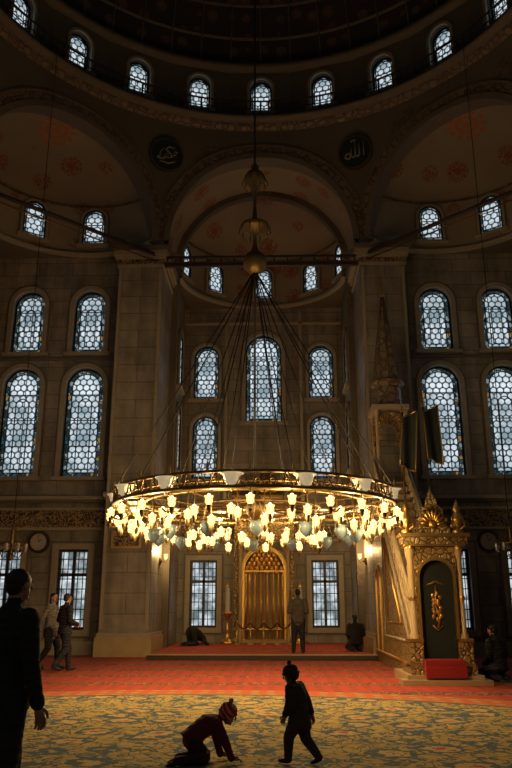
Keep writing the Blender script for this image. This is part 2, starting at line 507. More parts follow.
YW = 24.6
for sgn, nm in ((-1, 'left'), (1, 'right')):
    xs = (6.15, 8.35)
    holes = []
    for x in xs:
        X = sgn * x
        holes += [arch(1.12, 2.38, X, 10.02), arch(1.32, 3.85, X, 5.62), rect(1.0, 2.5, X, .75)]
    xa, xb = sorted((sgn * 4.7, sgn * 10.1))
    wall('wall_' + nm + '_qibla', [(xa, 0), (xb, 0), (xb, 13.9), (xa, 13.9)], holes, .6, (0, YW, 0), (1, 0, 0), M_wall)
    for x in xs:
        X = sgn * x
        arch_window((X, YW, 10.02), (1, 0, 0), 1.12, 2.38)
        arch_window((X, YW, 5.62), (1, 0, 0), 1.32, 3.85)
        grille_window((X, YW, .75), (1, 0, 0), 1.0, 2.5)
    ax = (0, 1, 0) if sgn < 0 else (0, -1, 0)
    yy = (22.4, 20.2, 17, 14.4, 11.8)  # unseen side-wall windows, added for the light they give
    holes = []
    for y in yy:
        q = y if sgn < 0 else -y
        holes += [arch(1.05, 2.15, q, 10.1), arch(1.22, 3.7, q, 5.7)]
    qa, qb = (7., 24.9) if sgn < 0 else (-24.9, -7.)
    wall('wall_' + nm + '_side', [(qa, 0), (qb, 0), (qb, 13.9), (qa, 13.9)], holes, .5, (sgn * 9.6, 0, 0), ax, M_wall)
    for y in yy:
        arch_window((sgn * 9.6, y, 10.1), ax, 1.05, 2.15)
        arch_window((sgn * 9.6, y, 5.7), ax, 1.22, 3.7)
    b = B()
    xm = sgn * 7.3; L = 4.7
    b.box((xm, YW - .04, 4.22), (L, .08, .56), M_frieze)
    b.box((xm, YW - .08, 3.9), (L, .16, .08), M_trim)
    b.box((xm, YW - .08, 4.54), (L, .16, .08), M_trim)
    b.box((xm, YW - .12, 4.9), (L, .24, .12), M_trim)
    b.box((xm, YW - .08, 4.8), (L, .16, .1), M_trimd)
    b.box((xm, YW - .05, .2), (L, .1, .4), M_trim)
    b.box((xm, YW - .05, 9.78), (L, .1, .08), M_trimd)
    b.build('trim_%d' % (1 if sgn < 0 else 2))
    b = B()
    xc = sgn * 4.225
    b.box((xc, 25.05, 7.), (1.55, 2.6, 14.), M_pier)
    b.box((xc, 25.05, .28), (1.75, 2.8, .56), M_mar)
    b.box((xc, 25.05, .62), (1.66, 2.7, .12), M_trim)
    for z, w, h, m in ((4.9, .16, .14, M_trim), (4.78, .08, .1, M_trimd), (12.95, .1, .1, M_trim), (13.25, .2, .12, M_trim),
                    (13.4, .34, .18, M_trim), (13.58, .46, .14, M_trimd), (13.12, .06, .2, M_frieze)):
        b.box((xc, 25.05, z), (1.55 + w, 2.6 + w, h), m)
    for dx in (-.7, .7):
        b.box((xc + dx, 23.73, 6.8), (.1, .1, 12.), M_trim)
    b.build('wall_pier_' + nm)
    b = B()
    b.box((sgn * 9.1, 18.62, 7.), (1.2, 1.5, 14.), M_pier)
    b.box((sgn * 9.1, 18.62, .3), (1.4, 1.7, .6), M_trim)
    b.build('wall_pier_outer_' + nm)
    b = B()
    b.box((sgn * 3.9, 27.9, 7.), (1.1, 3.2, 13.9), M_pier)
    b.build('wall_jamb_' + nm)

# apse
YB = 29.6
holes = [arch(1.5, 3.8, 0, 8.7), rect(1.05, 2.5, -2.35, .68), rect(1.05, 2.5, 2.35, .68)]
for x in (-2.4, 2.4):
    holes += [arch(1.05, 2.35, x, 9.68), arch(1.05, 2.65, x, 6.33)]
wall('wall_apse_back', [(-3.5, 0), (3.5, 0), (3.5, 14.), (-3.5, 14.)], holes, .6, (0, YB, 0), (1, 0, 0), M_wall)
arch_window((0, YB, 8.7), (1, 0, 0), 1.5, 3.8)
for x in (-2.4, 2.4):
    arch_window((x, YB, 9.68), (1, 0, 0), 1.05, 2.35, mould=.12, border=.1)
    arch_window((x, YB, 6.33), (1, 0, 0), 1.05, 2.65, mould=.12, border=.1)
for x in (-2.35, 2.35):
    grille_window((x, YB, .68), (1, 0, 0), 1.05, 2.5)
for sgn in (-1, 1):
    ax = (0, 1, 0) if sgn < 0 else (0, -1, 0)
    X = sgn * 3.33
    arch_window((X, 28.0, 9.7), ax, .9, 2.3, True, mould=.12)
    arch_window((X, 28.0, 6.35), ax, .9, 2.6, True, mould=.12)
n = 32
RA = 3.22
P = [(-3.8, 0), (-RA, 0)] + [(RA * cos(pi - pi * i / n), ZS + RA * sin(pi * i / n)) for i in range(n + 1)] + [(RA, 0), (3.8, 0), (3.8, 17.9), (-3.8, 17.9)]
wall('wall_apse_arch', P, [], .3, (0, 26.2, 0), (1, 0, 0), M_pend)
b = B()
b.box((0, YB - .05, 4.22), (6.6, .1, .5), M_frieze)
b.box((0, YB - .08, 4.52), (6.6, .16, .08), M_trim)
b.box((0, YB - .08, 3.93), (6.6, .16, .08), M_trim)
b.box((0, YB - .1, 4.9), (6.6, .2, .12), M_trim)
b.box((0, YB - .06, 13.0), (6.6, .12, .1), M_trim)
for sgn in (-1, 1):
    b.box((sgn * 3.32, 28.0, 4.22), (.1, 3.2, .5), M_frieze)
    b.box((sgn * 3.30, 28.0, 4.9), (.14, 3.2, .12), M_trim)
    b.box((sgn * 1.55, YB - .06, 9.), (.12, .12, 9.), M_trim)
b.build('trim_3')

def exedra(name, c, out, R, z0, z1, ztop, xlim, ylim, nseg=40):
    b = B()
    prof = [(R, z0), (R, z1)]
    for i in range(1, 13):
        a = pi / 2 * i / 12
        prof.append((max(R * cos(a), .01), z1 + (ztop - z1) * sin(a)))
    b.lathe(prof, M_plas, (c[0], c[1], 0), nseg, None, True, out - pi / 2, out + pi / 2)
    b.lathe([(R - .02, z0 - .16), (R - .2, z0 - .16), (R - .2, z0 - .05), (R - .1, z0 + .02), (R, z0 + .06)], M_trim, (c[0], c[1], 0), nseg, None, False, out - pi / 2, out + pi / 2)
    b.lathe([(R - .01, z1 + .02), (R - .06, z1 + .02), (R - .06, z1 + .1), (R - .02, z1 + .12)], M_band, (c[0], c[1], 0), nseg, None, False, out - pi / 2, out + pi / 2)
    vs = []; fs = []
    for i in range(nseg + 1):
        a = out - pi / 2 + pi * i / nseg
        ca, sa = cos(a), sin(a)
        ks = []
        if abs(ca) > 1e-4:
            for xl in xlim:
                k = (xl - c[0]) / ca
                if k > 0: ks.append(k)
        if abs(sa) > 1e-4:
            k = (ylim - c[1]) / sa
            if k > 0: ks.append(k)
        k = max(min(ks + [R + 4.2]), R) if ks else R
        vs += [(c[0] + (R - .1) * ca, c[1] + (R - .1) * sa, z0 - .14), (c[0] + k * ca, c[1] + k * sa, z0 - .14)]
        if i: fs.append((2 * i - 2, 2 * i - 1, 2 * i + 1, 2 * i))
    b.add(vs, fs, M_pend)
    return b.build(name)

DG = A8 * sqrt(.5)
exedra('wall_exedra_left', (-DG, CY + DG), radians(135), 3.4, 13.85, 15.7, 17.5, (-9.7,), 24.7)
exedra('wall_exedra_right', (DG, CY + DG), radians(45), 3.4, 13.85, 15.7, 17.5, (9.7,), 24.7)
exedra('wall_apse_semidome', (0, 26.4), radians(90), 3.3, 13.85, 15.8, 17.7, (-3.5, 3.5), 29.7)
for s in (-1, 1):
    for a in (90, 127, 164):
        aa = radians(a)
        p = V((-DG + 3.38 * cos(aa), CY + DG + 3.38 * sin(aa), 14.2))
        t = V((sin(aa), -cos(aa), 0))
        if s > 0: p.x = -p.x; t = V((sin(pi - aa), -cos(pi - aa), 0))
        arch_window(p, t, .84, 1.4, True, .09, .07)
for a in (90, 51, 129, 17, 163):
    aa = radians(a)
    arch_window((3.26 * cos(aa), 26.4 + 3.26 * sin(aa), 14.15), (sin(aa), -cos(aa), 0), .78, 1.38, True, .08, .07)
b = B()
vs = []; fs = []
for i in range(33):
    a = pi * i / 32
    for y in (23.76, 26.2):
        vs.append((3.45 * cos(a), y, ZS + 3.45 * sin(a)))
    if i: fs.append((2 * i - 2, 2 * i - 1, 2 * i + 1, 2 * i))
b.add(vs, fs, M_plas, True)
b.build('ceiling_barrel_vault')

def pend(al, lx, z, off=0.):
    psi = math.atan2(lx, A8)
    r = A8 / cos(psi)
    f = min(max((z - ZS) / (ZT - ZS), 0), 1) ** 1.6
    r = r + (8.72 - r) * f - off
    a = al + psi
    return V((r * sin(a), CY + r * cos(a), z))
HS = A8 * tan(radians(22.5))
def arch_panel(name, al, r0=3.3):
    b = B()
    na = 48
    nr = 8
    vs = []; fs = []
    for i in range(na + 1):
        a = pi * i / na
        ca, sa = cos(a), sin(a)
        k = min(HS / abs(ca) if abs(ca) > 1e-6 else 99, (ZT - ZS) / sa if sa > 1e-6 else 99)
        for j in range(nr + 1):
            r = r0 + (k - r0) * j / nr
            vs.append(pend(al, r * ca, ZS + r * sa))
        if i:
            for j in range(nr):
                o = (i - 1) * (nr + 1) + j
                fs.append((o, o + 1, o + nr + 2, o + nr + 1))
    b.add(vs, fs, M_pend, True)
    ac = atan2(ZT - ZS, HS)
    for sg in (1, -1):
        i0 = int(ac / pi * na)
        ps = []
        for i in (i0, i0 + 1):
            a = pi * i / na
            k = min(HS / cos(a), (ZT - ZS) / sin(a))
            ps.append(pend(al, sg * k * cos(a), ZS + k * sin(a)))
        b.add([ps[0], pend(al, sg * HS, ZT), ps[1]], [(0, 1, 2)], M_pend)
    def band(ra, rb, off, m):
        vs = []; fs = []
        for i in range(49):
            a = pi * i / 48
            for r, o in ((ra, -.5 if ra < 3.35 else 0), (ra, off), (rb, off), (rb, -.02)):
                lx = max(-HS, min(HS, r * cos(a)))
                vs.append(pend(al, lx, ZS + r * sin(a), o))
            if i:
                for j in range(3):
                    o = (i - 1) * 4 + j
                    fs.append((o, o + 1, o + 5, o + 4))
        b.add(vs, fs, m)
    band(3.28, 3.5, .10, M_trimd)
    band(3.50, 3.80, .04, M_band)
    band(3.80, 3.88, .07, M_trimd)
    return b.build(name)
arch_panel('wall_octagon_front', 0)
arch_panel('wall_octagon_front_left', radians(-45))
arch_panel('wall_octagon_front_right', radians(45))
for nm, al in (('left', -90), ('right', 90), ('rear_left', -135), ('rear_right', 135)):
    b = B()
    al = radians(al)
    vs = []; fs = []
    for i in range(13):
        for j in range(9):
            vs.append(pend(al, HS * (i / 6 - 1), ZS + (ZT - ZS) * j / 8))
            if i and j:
                fs.append(((i - 1) * 9 + j - 1, (i - 1) * 9 + j, i * 9 + j, i * 9 + j - 1))
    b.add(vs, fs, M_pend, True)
    b.build('wall_octagon_' + nm)

b = B()
b.lathe([(8.75, ZT - .35), (8.62, ZT - .3), (8.55, ZT - .12)], M_band, (0, CY, 0), 96, None, True)
b.lathe([(8.55, ZT - .12), (8.3, ZT - .05), (8.3, ZT + .1), (9.0, ZT + .1)], M_trimd, (0, CY, 0), 96, None, True)
b.lathe([(8.95, 21.), (8.6, 21.05), (8.55, 21.25), (8.8, 21.35)], M_trimd, (0, CY, 0), 96)
b.build('trim_4')
hw = 8.8 * tan(radians(7.5)) + .01
for k in range(-10, 11):
    a = radians(15 * k)
    n = V((sin(a), cos(a), 0)); t = V((cos(a), -sin(a), 0))
    p = V((0, CY, 0)) + n * 8.8
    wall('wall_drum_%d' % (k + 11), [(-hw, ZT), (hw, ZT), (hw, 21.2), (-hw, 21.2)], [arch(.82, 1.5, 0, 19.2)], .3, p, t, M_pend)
    arch_window(p + V((0, 0, 19.2)), t, .82, 1.5, False, .1, .06)
b = B()
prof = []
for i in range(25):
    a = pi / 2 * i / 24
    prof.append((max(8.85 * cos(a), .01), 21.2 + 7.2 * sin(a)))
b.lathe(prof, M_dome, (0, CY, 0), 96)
for z in (22.4, 23.6, 24.7):
    rr = 8.85 * sqrt(max(0, 1 - ((z - 21.2) / 7.2) ** 2)) - .03
    b.lathe([(rr, z), (rr - .05, z + .05), (rr - .05, z + .12)], M_trimd, (0, CY, 0), 96)
for k in range(48):
    a = 2 * pi * k / 48
    pts = [((8.8 * cos(q)) * sin(a), CY + 8.8 * cos(q) * cos(a), 21.2 + 7.15 * sin(q)) for q in [pi / 2 * j / 10 * .9 for j in range(11)]]
    b.tube(pts, .03, M_trimd, 4)
b.build('ceiling_dome')
b = B()
for z, r in ((18.85, .03), (19.1, .02), (19.42, .035)):
    b.tube([(8.4 * cos(2 * pi * i / 96), CY + 8.4 * sin(2 * pi * i / 96), z) for i in range(96)], r, M_dark, 6, closed=True)
for i in range(192):
    a = 2 * pi * i / 192
    b.tube([(8.4 * cos(a), CY + 8.4 * sin(a), 18.78), (8.4 * cos(a), CY + 8.4 * sin(a), 19.42)], .014 if i % 8 else .035, M_dark, 4)
b.build('gallery_railing')

b = B()
b.box((0, 23.8, 13.28), (6.9, .1, .07), M_wood)
b.box((0, 23.8, 13.0), (6.9, .14, .16), M_wood)
b.box((0, 23.72, 13.06), (6.9, .03, .03), M_brass)
for i in range(15):
    b.box((-3.3 + i * .47, 23.8, 13.14), (.05, .06, .2), M_wood)
b.build('tie_beam')
for s in (-1, 1):
    b = B()
    b.tube([(s * 3.7, 23.7, 13.35), (s * 8.75, 18.65, 13.35)], .07, M_wood, 8)
    b.tube([(s * 3.7, 23.7, 13.1), (s * 8.75, 18.65, 13.1)], .03, M_brass, 6)
    b.build('tie_beam')

def medallion(name, psi, strokes):
    a = radians(psi)
    r = 8.82
    c = V((r * sin(a), CY + r * cos(a), 17.03))
    b = B()
    R = .62
    prof = [(.001, -.02), (R * .92, -.02), (R * .92, -.05), (R, -.05), (R, .1)]
    b.lathe(prof[:2], M_green, seg=40, T=Matrix.Rotation(-pi / 2, 4, 'X'), smooth=False)
    b.lathe(prof[1:], M_brass, seg=40, T=Matrix.Rotation(-pi / 2, 4, 'X'), smooth=False)
    for st in strokes:
        b.tube([(x * R, -.035, z * R) for x, z in st], [.022] + [.032] * (len(st) - 2) + [.016], M_trim, 6)
    tilt = Matrix.Rotation(radians(8), 4, 'X')
    b.build(name, frame(c, (cos(a), -sin(a), 0)) @ tilt)
allah = [[(.55, .55), (.52, -.3)],
         [(.28, .5), (.27, -.2), (.15, -.32), (.02, -.2)],
         [(.05, .6), (.03, -.2), (-.1, -.32), (-.22, -.2)],
         [(-.2, .25), (-.22, -.2), (-.38, -.36), (-.58, -.25), (-.5, -.02), (-.3, -.05), (-.24, -.25)],
         [(.1, .75), (.02, .66), (-.06, .74), (-.14, .66), (-.22, .74)]]
muham = [[(.6, .2), (.45, .32), (.38, .15), (.52, .05), (.3, .0)],
         [(.45, .45), (.1, .5), (-.1, .3), (.2, .1), (.3, -.1), (.05, -.2)],
         [(.1, -.05), (-.05, .1), (-.15, -.05), (0, -.18), (-.25, -.2)],
         [(-.2, .35), (-.4, .1), (-.42, -.15), (-.6, -.25), (-.35, -.3), (-.1, -.28)],
         [(.5, -.35), (.1, -.52), (-.4, -.45)]]
medallion('calligraphy_medallion', -22.5, muham)
medallion('calligraphy_medallion', 22.5, allah)

# ------------------------------------------------------------------ chandelier
E = D.objects.new('ring_chandelier', None); COL.objects.link(E); E.location = (0, CY, 0)
def circ(R, z, n=72):
    return [(R * cos(2 * pi * i / n), R * sin(2 * pi * i / n), z) for i in range(n)]
b = B()
R0 = 2.80
ZU, ZL = 3.64, 3.38
b.tube(circ(R0, ZU), .03, M_brass, 6, closed=True)
b.tube(circ(R0, ZL), .04, M_brass, 6, closed=True)
b.tube(circ(R0 - .1, 3.5), .018, M_brass, 6, closed=True)
b.tube(circ(2.2, 3.43), .03, M_brass, 6, closed=True)
b.tube(circ(1.3, 3.36), .03, M_brass, 6, closed=True)
for i in range(72):
    a = 2 * pi * i / 72; a2 = 2 * pi * (i + 1) / 72; am = (a + a2) / 2
    b.tube([(R0 * cos(a), R0 * sin(a), ZL), (R0 * cos(am), R0 * sin(am), ZU), (R0 * cos(a2), R0 * sin(a2), ZL)], .014, M_brass, 4)
    b.tube([(R0 * cos(am) + .05 * cos(q) * -sin(am), R0 * sin(am) + .05 * cos(q) * cos(am), 3.48 + .05 * sin(q)) for q in [k * pi / 4 for k in range(8)]], .012, M_brass, 4, closed=True)
    if i % 3 == 0:
        b.lathe([(.001, .2), (.03, .1), (.02, .05), (.045, 0)], M_gold, (R0 * cos(a), R0 * sin(a), ZU), 6)
for i in range(12):
    a = 2 * pi * i / 12
    b.tube([(R0 * cos(a), R0 * sin(a), 3.40), (2.2 * cos(a), 2.2 * sin(a), 3.43), (1.3 * cos(a), 1.3 * sin(a), 3.36), (.1 * cos(a), .1 * sin(a), 3.43)], .02, M_brass, 6)
    pts = [((R0 + .02 - .2 * sin(q)) * cos(a), (R0 + .02 - .2 * sin(q)) * sin(a), 3.30 - .15 * (1 - cos(q))) for q in [j * .5 for j in range(9)]]
    b.tube(pts, .016, M_brass, 5)
for i in range(12):
    a = 2 * pi * (i + .5) / 12
    b.tube([(0, 0, 8.6), (R0 * cos(a), R0 * sin(a), ZU)], .012, M_dark, 5)
for i in range(6):
    a = 2 * pi * (i) / 6
    b.tube([(0, 0, 8.6), (1.3 * cos(a), 1.3 * sin(a), 3.38)], .010, M_dark, 5)
b.tube([(0, 0, 3.3), (0, 0, 27.)], .028, M_dark, 6)
b.lathe([(.001, 8.5), (.1, 8.52), (.24, 8.66), (.27, 8.8), (.22, 8.95), (.1, 9.05), (.05, 9.2), (.04, 9.45), (.3, 9.6), (.34, 9.66), (.3, 9.72), (.06, 9.86),
         (.035, 10.2), (.05, 10.6), (.2, 10.82), (.24, 10.92), (.2, 11.02), (.07, 11.1), (.1, 11.2), (.03, 11.3)], M_brass, seg=20)
for i in range(10):
    a = 2 * pi * i / 10
    b.tube([(.24 * cos(a), .24 * sin(a), 10.9), (.3 * cos(a), .3 * sin(a), 10.75), (.2 * cos(a), .2 * sin(a), 10.62)], .012, M_brass, 4)
    b.tube([(.32 * cos(a), .32 * sin(a), 9.66), (.36 * cos(a), .36 * sin(a), 9.5), (.25 * cos(a), .25 * sin(a), 9.4)], .012, M_brass, 4)
b.lathe([(.001, 3.1), (.12, 3.2), (.22, 3.4), (.12, 3.6), (.04, 3.7)], M_brass, seg=16)
b.build('ring_frame', None, E)
b = B()
def lamp(x, y, z, top, k=1.):
    b.tube([(x, y, top), (x, y, z - .1)], .008, M_brass, 4)
    b.lathe([(.001, -.13), (.025, -.1), (.045, -.03), (.04, 0)], M_brass, (x, y, z), 8)
    b.lathe([(.038 * k, 0), (.068 * k, .05), (.062 * k, .1), (.08 * k, .15)], M_tulip, (x, y, z), 10)
    b.ellip((x, y, z + .1), (.045, .045, .09), M_bulb, seg=8, rings=6)
for i in range(52):
    a = 2 * pi * i / 52
    rr = R0 + (.06 if i % 2 else -.12)
    lamp(rr * cos(a), rr * sin(a), 2.94 + .14 * (i % 2), ZL)
for i in range(32):
    a = 2 * pi * (i + .5) / 32
    lamp(2.35 * cos(a), 2.35 * sin(a), 2.80 + .12 * (i % 2), 3.43)
for i in range(20):
    a = 2 * pi * (i + .5) / 20
    lamp(1.3 * cos(a), 1.3 * sin(a), 2.60 + .1 * (i % 2), 3.36)
b.build('lamps', None, E)
b = B()
for i in range(14):
    a = 2 * pi * (i + .25) / 14
    x, y = (R0 - .05) * cos(a), (R0 - .05) * sin(a)
    b.lathe([(.001, 3.38), (.07, 3.40), (.13, 3.48), (.15, 3.57), (.2, 3.61)], M_bowl, (x, y, 0), 14)
    b.lathe([(.001, 3.30), (.04, 3.35), (.07, 3.40)], M_brass, (x, y, 0), 8)
for i in range(14):
    a = 2 * pi * (i + .6) / 14
    x, y = 2.0 * cos(a), 2.0 * sin(a)
    b.lathe([(.001, 2.64), (.03, 2.66), (.1, 2.73), (.13, 2.82), (.11, 2.87), (.14, 2.9)], M_teal, (x, y, 0), 14)
    for k in range(3):
        q = 2 * pi * k / 3
        b.tube([(x + .13 * cos(q), y + .13 * sin(q), 2.89), (x, y, 3.43)], .006, M_brass, 4)
b.build('glass_bowls', None, E)
for i in range(12):
    a = 2 * pi * (i + .5) / 12
    l = D.lights.new('bulb_light', 'POINT'); l.energy = 98; l.color = (1., .69, .32); l.shadow_soft_size = .05
    o = D.objects.new('bulb_light_%d' % i, l); COL.objects.link(o); o.parent = E
    o.location = (2.6 * cos(a), 2.6 * sin(a), 3.0)

for s in (-1, 1):
    b = B()
    b.tube([(0, 0, 3.5), (0, 0, 18.7)], .012, M_dark, 5)
    b.tube([(.38 * cos(2 * pi * i / 24), .38 * sin(2 * pi * i / 24), 3.05) for i in range(24)], .02, M_brass, 5, closed=True)
    for i in range(8):
        a = 2 * pi * i / 8
        x, y = .38 * cos(a), .38 * sin(a)
        b.tube([(0, 0, 3.6), (x, y, 3.05)], .008, M_brass, 4)
        b.lathe([(.001, 2.85), (.04, 2.88), (.05, 3.0), (.045, 3.06)], M_clearg, (x, y, 0), 8)
        b.tube([(0, 0, 2.8), (x * .6, y * .6, 2.7), (x, y, 3.02)], .01, M_brass, 4)
    b.lathe([(.001, 2.62), (.06, 2.68), (.03, 2.8), (.05, 3.3), (.02, 3.6)], M_brass, seg=10)
    b.build('hanging_lamp', Matrix.Translation((s * 6.6, 20, 0)))

# ------------------------------------------------------------------ mihrab
b = B()
F = frame((0, YB - .16, .15), (1, 0, 0))
b.strip(arch(1.75, 3.55), arch(1.5, 3.4), -.12, .10, M_gold)
for s in (-1, 1):
    b.box((s * 1.02, -.08, 2.6), (.28, .26, 5.2), M_carv)
    b.lathe([(.1, 0), (.1, .2), (.07, .28), (.065, 3.2), (.09, 3.3), (.12, 3.45)], M_mar, (s * .92, -.25, 0), 14)
    b.lathe([(.12, 3.45), (.13, 3.6), (.05, 3.7), (.001, 3.9)], M_gold, (s * .92, -.25, 0), 14)
    b.lathe([(.12, 0), (.14, .12), (.05, .25), (.12, .5), (.001, .8)], M_gold, (s * 1.02, -.08, 5.5), 12)
b.box((0, -.08, 5.3), (2.4, .34, .2), M_mar)
b.box((0, -.1, 5.45), (2.55, .4, .1), M_gold)
b.box((0, 0, 4.5), (1.9, .1, 1.6), M_carv)
vs = []; fs = []
nn = 36
for j, z in enumerate((0, 2.6)):
    for i in range(nn * 3 + 1):
        a = pi * i / (nn * 3)
        vs.append((.78 * cos(a), .02 + .08 * sin(a) + .045 * cos(i * 2 * pi / 12), z))
m_ = nn * 3 + 1
fs = [(i, i + 1, m_ + i + 1, m_ + i) for i in range(m_ - 1)]
b.add(vs, fs, M_mar, True)
for i in range(10):
    x = .78 * cos(pi * (i + .5) / 10)
    b.tube([(x, -.04, 0), (x, -.04, 2.6)], .035, M_gold, 6)
for z in (.5, 2.6):
    b.box((0, -.07, z), (1.5, .05, .07), M_gold)
for k in range(5):
    for i in range(8 - k):
        x = (i - (7 - k) / 2) * .19
        b.ellip((x, 0, 2.7 + k * .16), (.1, .1, .12), M_gold, seg=8, rings=6)
for i in range(11):
    a = pi * (i + .5) / 11
    L = .85 if i % 2 else .72
    b.tube([(.12 * cos(a), -.1, 5.6 + .12 * sin(a)), (L * .6 * cos(a), -.14, 5.6 + L * .6 * sin(a)), (L * .62 * cos(a) * 1.4, -.1, 5.6 + L * sin(a) * 1.1)], [.05, .075, .03], M_gold, 8)
b.ellip((0, -.15, 5.75), (.2, .1, .2), M_gold)
b.lathe([(.05, 0), (.08, .1), (.02, .25), (.001, .5)], M_gold, (0, -.1, 6.5), 8)
b.box((0, -.08, 0.06), (2.5, .44, .12), M_mar)
b.build('mihrab', F)

for s in (-1, 1):
    b = B()
    b.lathe([(.26, 0), (.28, .06), (.2, .12), (.08, .22), (.06, .45), (.11, .52), (.05, .6), (.05, .85), (.12, .95), (.2, 1.05), (.2, 1.1), (.1, 1.12)], M_gold, seg=20)
    b.lathe([(.085, 1.1), (.08, 1.95), (.001, 1.96)], M_white, seg=16)
    b.lathe([(.08, 1.95), (.1, 2.0), (.02, 2.12), (.001, 2.25)], M_gold, seg=12)
    b.build('candle_stand', Matrix.Translation((s * 1.34, 28.55, .15)))
b = B()
for i in range(5):
    x = -.96 + i * .48
    b.lathe([(.12, 0), (.12, .03), (.025, .06), (.025, .75), (.04, .8), (.001, .84)], M_gold, (x, 0, 0), 10)
    if i < 4:
        b.tube([(x + .48 * t, 0, .74 - .2 * sin(pi * t)) for t in [k / 8 for k in range(9)]], .028, M_wood, 6)
b.build('rope_barrier', Matrix.Translation((0, 28.0, .15)))

# ------------------------------------------------------------------ minbar
E = D.objects.new('minbar_pulpit', None); COL.objects.link(E)
b = B()
xc = 3.74
b.box((xc, 16.5, .09), (1.5, 1.7, .18), M_mar)
b.box((xc, 15.75, .05), (1.75, .5, .1), M_mar)
b.box((xc, 16.3, .26), (1.3, 1.1, .16), M_carv)
b.box((xc, 15.95, .40), (.78, .7, .12), M_red)
b.box((xc, 16.2, .24), (.8, 1.3, .2), M_red)
for s in (-1, 1):
    x = xc + s * .50
    b.box((x, 16.1, .55), (.26, .42, .5), M_carv)
    b.box((x, 16.1, .82), (.30, .46, .06), M_gold)
    b.box((x, 16.1, .35), (.30, .46, .08), M_gold)
    for yy in (15.98, 16.22):
        b.lathe([(.08, .85), (.08, .92), (.05, .97), (.045, 2.4), (.07, 2.5), (.09, 2.62)], M_mar, (x, yy, 0), 14)
        b.lathe([(.06, 1.6), (.065, 1.64), (.06, 1.68)], M_gold, (x, yy, 0), 14)
        b.lathe([(.09, 2.62), (.10, 2.68), (.09, 2.72)], M_gold, (x, yy, 0), 14)
    b.box((x - s * .05, 16.25, 1.7), (.08, .2, 1.8), M_carv)
    b.lathe([(.1, 2.95), (.12, 3.0), (.05, 3.08), (.12, 3.2), (.13, 3.28), (.05, 3.40), (.08, 3.46), (.001, 3.68)], M_gold, (x + s * .04, 16.05, 0), 12)
    for q in (-1, 1):
        b.tube([(x + s * .04, 16.0, 3.0), (x + s * .04 + q * .14, 15.98, 3.1), (x + s * .04 + q * .1, 16.0, 3.28)], [.02, .035, .01], M_gold, 6)
F = frame((xc, 16.1, .3), (1, 0, 0))
P = arch(.74, 2.15, 0, 0, 16)
Q = [(-.43, 0), (.43, 0)] + [(.43 * max(-1, min(1, 1.3 * cos(pi * i / 16))), 1.8 + .6 * min(1, 1.6 * sin(pi * i / 16))) for i in range(17)]
b.strip(Q, P, -.12, .1, M_carv, True, F)
b.strip(arch(.80, 2.19, 0, -.02, 16), arch(.70, 2.12, 0, -.02, 16), -.16, -.1, M_gold, True, F)
for i in range(9):
    a = pi * (i + .5) / 9
    b.ellip((.37 * cos(a), -.13, 1.78 + .37 * sin(a)), (.04, .03, .04), M_gold, F, 8, 6)
b.prism(arch(.76, 2.16, 0, 0, 16), .02, .05, M_cloth, F)
for z in (1.35, 1.15, 1.0):
    for k in range(5):
        a = 2 * pi * k / 5 + z
        b.ellip((.08 * cos(a), -.0, z + .08 * sin(a)), (.042, .02, .05), M_gold, F, 8, 6)
b.tube([(0, 0, .75), (.05, 0, .95), (-.03, 0, 1.2), (0, 0, 1.6)], .018, M_gold, 6, F)
b.tube([(-.18, 0, 1.6), (0, 0, 1.68), (.18, 0, 1.6)], .018, M_gold, 6, F)
b.tube([(-.1, 0, .8), (0, 0, .7), (.1, 0, .8)], .015, M_gold, 6, F)
b.box((xc, 16.1, 2.80), (1.34, .52, .14), M_carv)
b.box((xc, 16.1, 2.91), (1.44, .58, .07), M_gold)
b.box((xc, 16.1, 2.71), (1.26, .48, .05), M_gold)
cp = [(-.36, 0), (.36, 0), (.38, .12), (.30, .16), (.33, .3), (.24, .36), (.25, .52), (.12, .6), (.1, .72), (0, .86), (-.1, .72), (-.12, .6), (-.25, .52), (-.24, .36), (-.33, .3), (-.30, .16), (-.38, .12)]
b.prism(cp, -.05, .05, M_carv, frame((xc, 16.05, 2.95), (1, 0, 0)))
for i in range(9):
    a = pi * (i + .5) / 9
    b.tube([(xc, 15.97, 3.12), (xc + .2 * cos(a), 15.93, 3.12 + .26 * sin(a)), (xc + .27 * cos(a), 15.97, 3.12 + .4 * sin(a))], [.02, .04, .015], M_gold, 6)
b.ellip((xc, 15.94, 3.14), (.09, .05, .09), M_gold)
b.lathe([(.03, 0), (.06, .06), (.02, .12), (.001, .22)], M_gold, (xc, 16.05, 3.74), 8)
y0, y1, z1 = 16.5, 21.6, 4.75
ns = 17
xs_ = 3.82
for i in range(ns):
    y = y0 + (y1 - y0) * (i + .5) / ns
    z = .35 + (z1 - .35) * (i + 1) / ns
    b.box((xs_, y, z / 2), (.78, (y1 - y0) / ns + .02, z), M_mar)
    b.box((xs_, y, z + .01), (.6, (y1 - y0) / ns, .02), M_red)
TS = Matrix(((0, 1, 0, 0), (1, 0, 0, 0), (0, 0, 1, 0), (0, 0, 0, 1)))
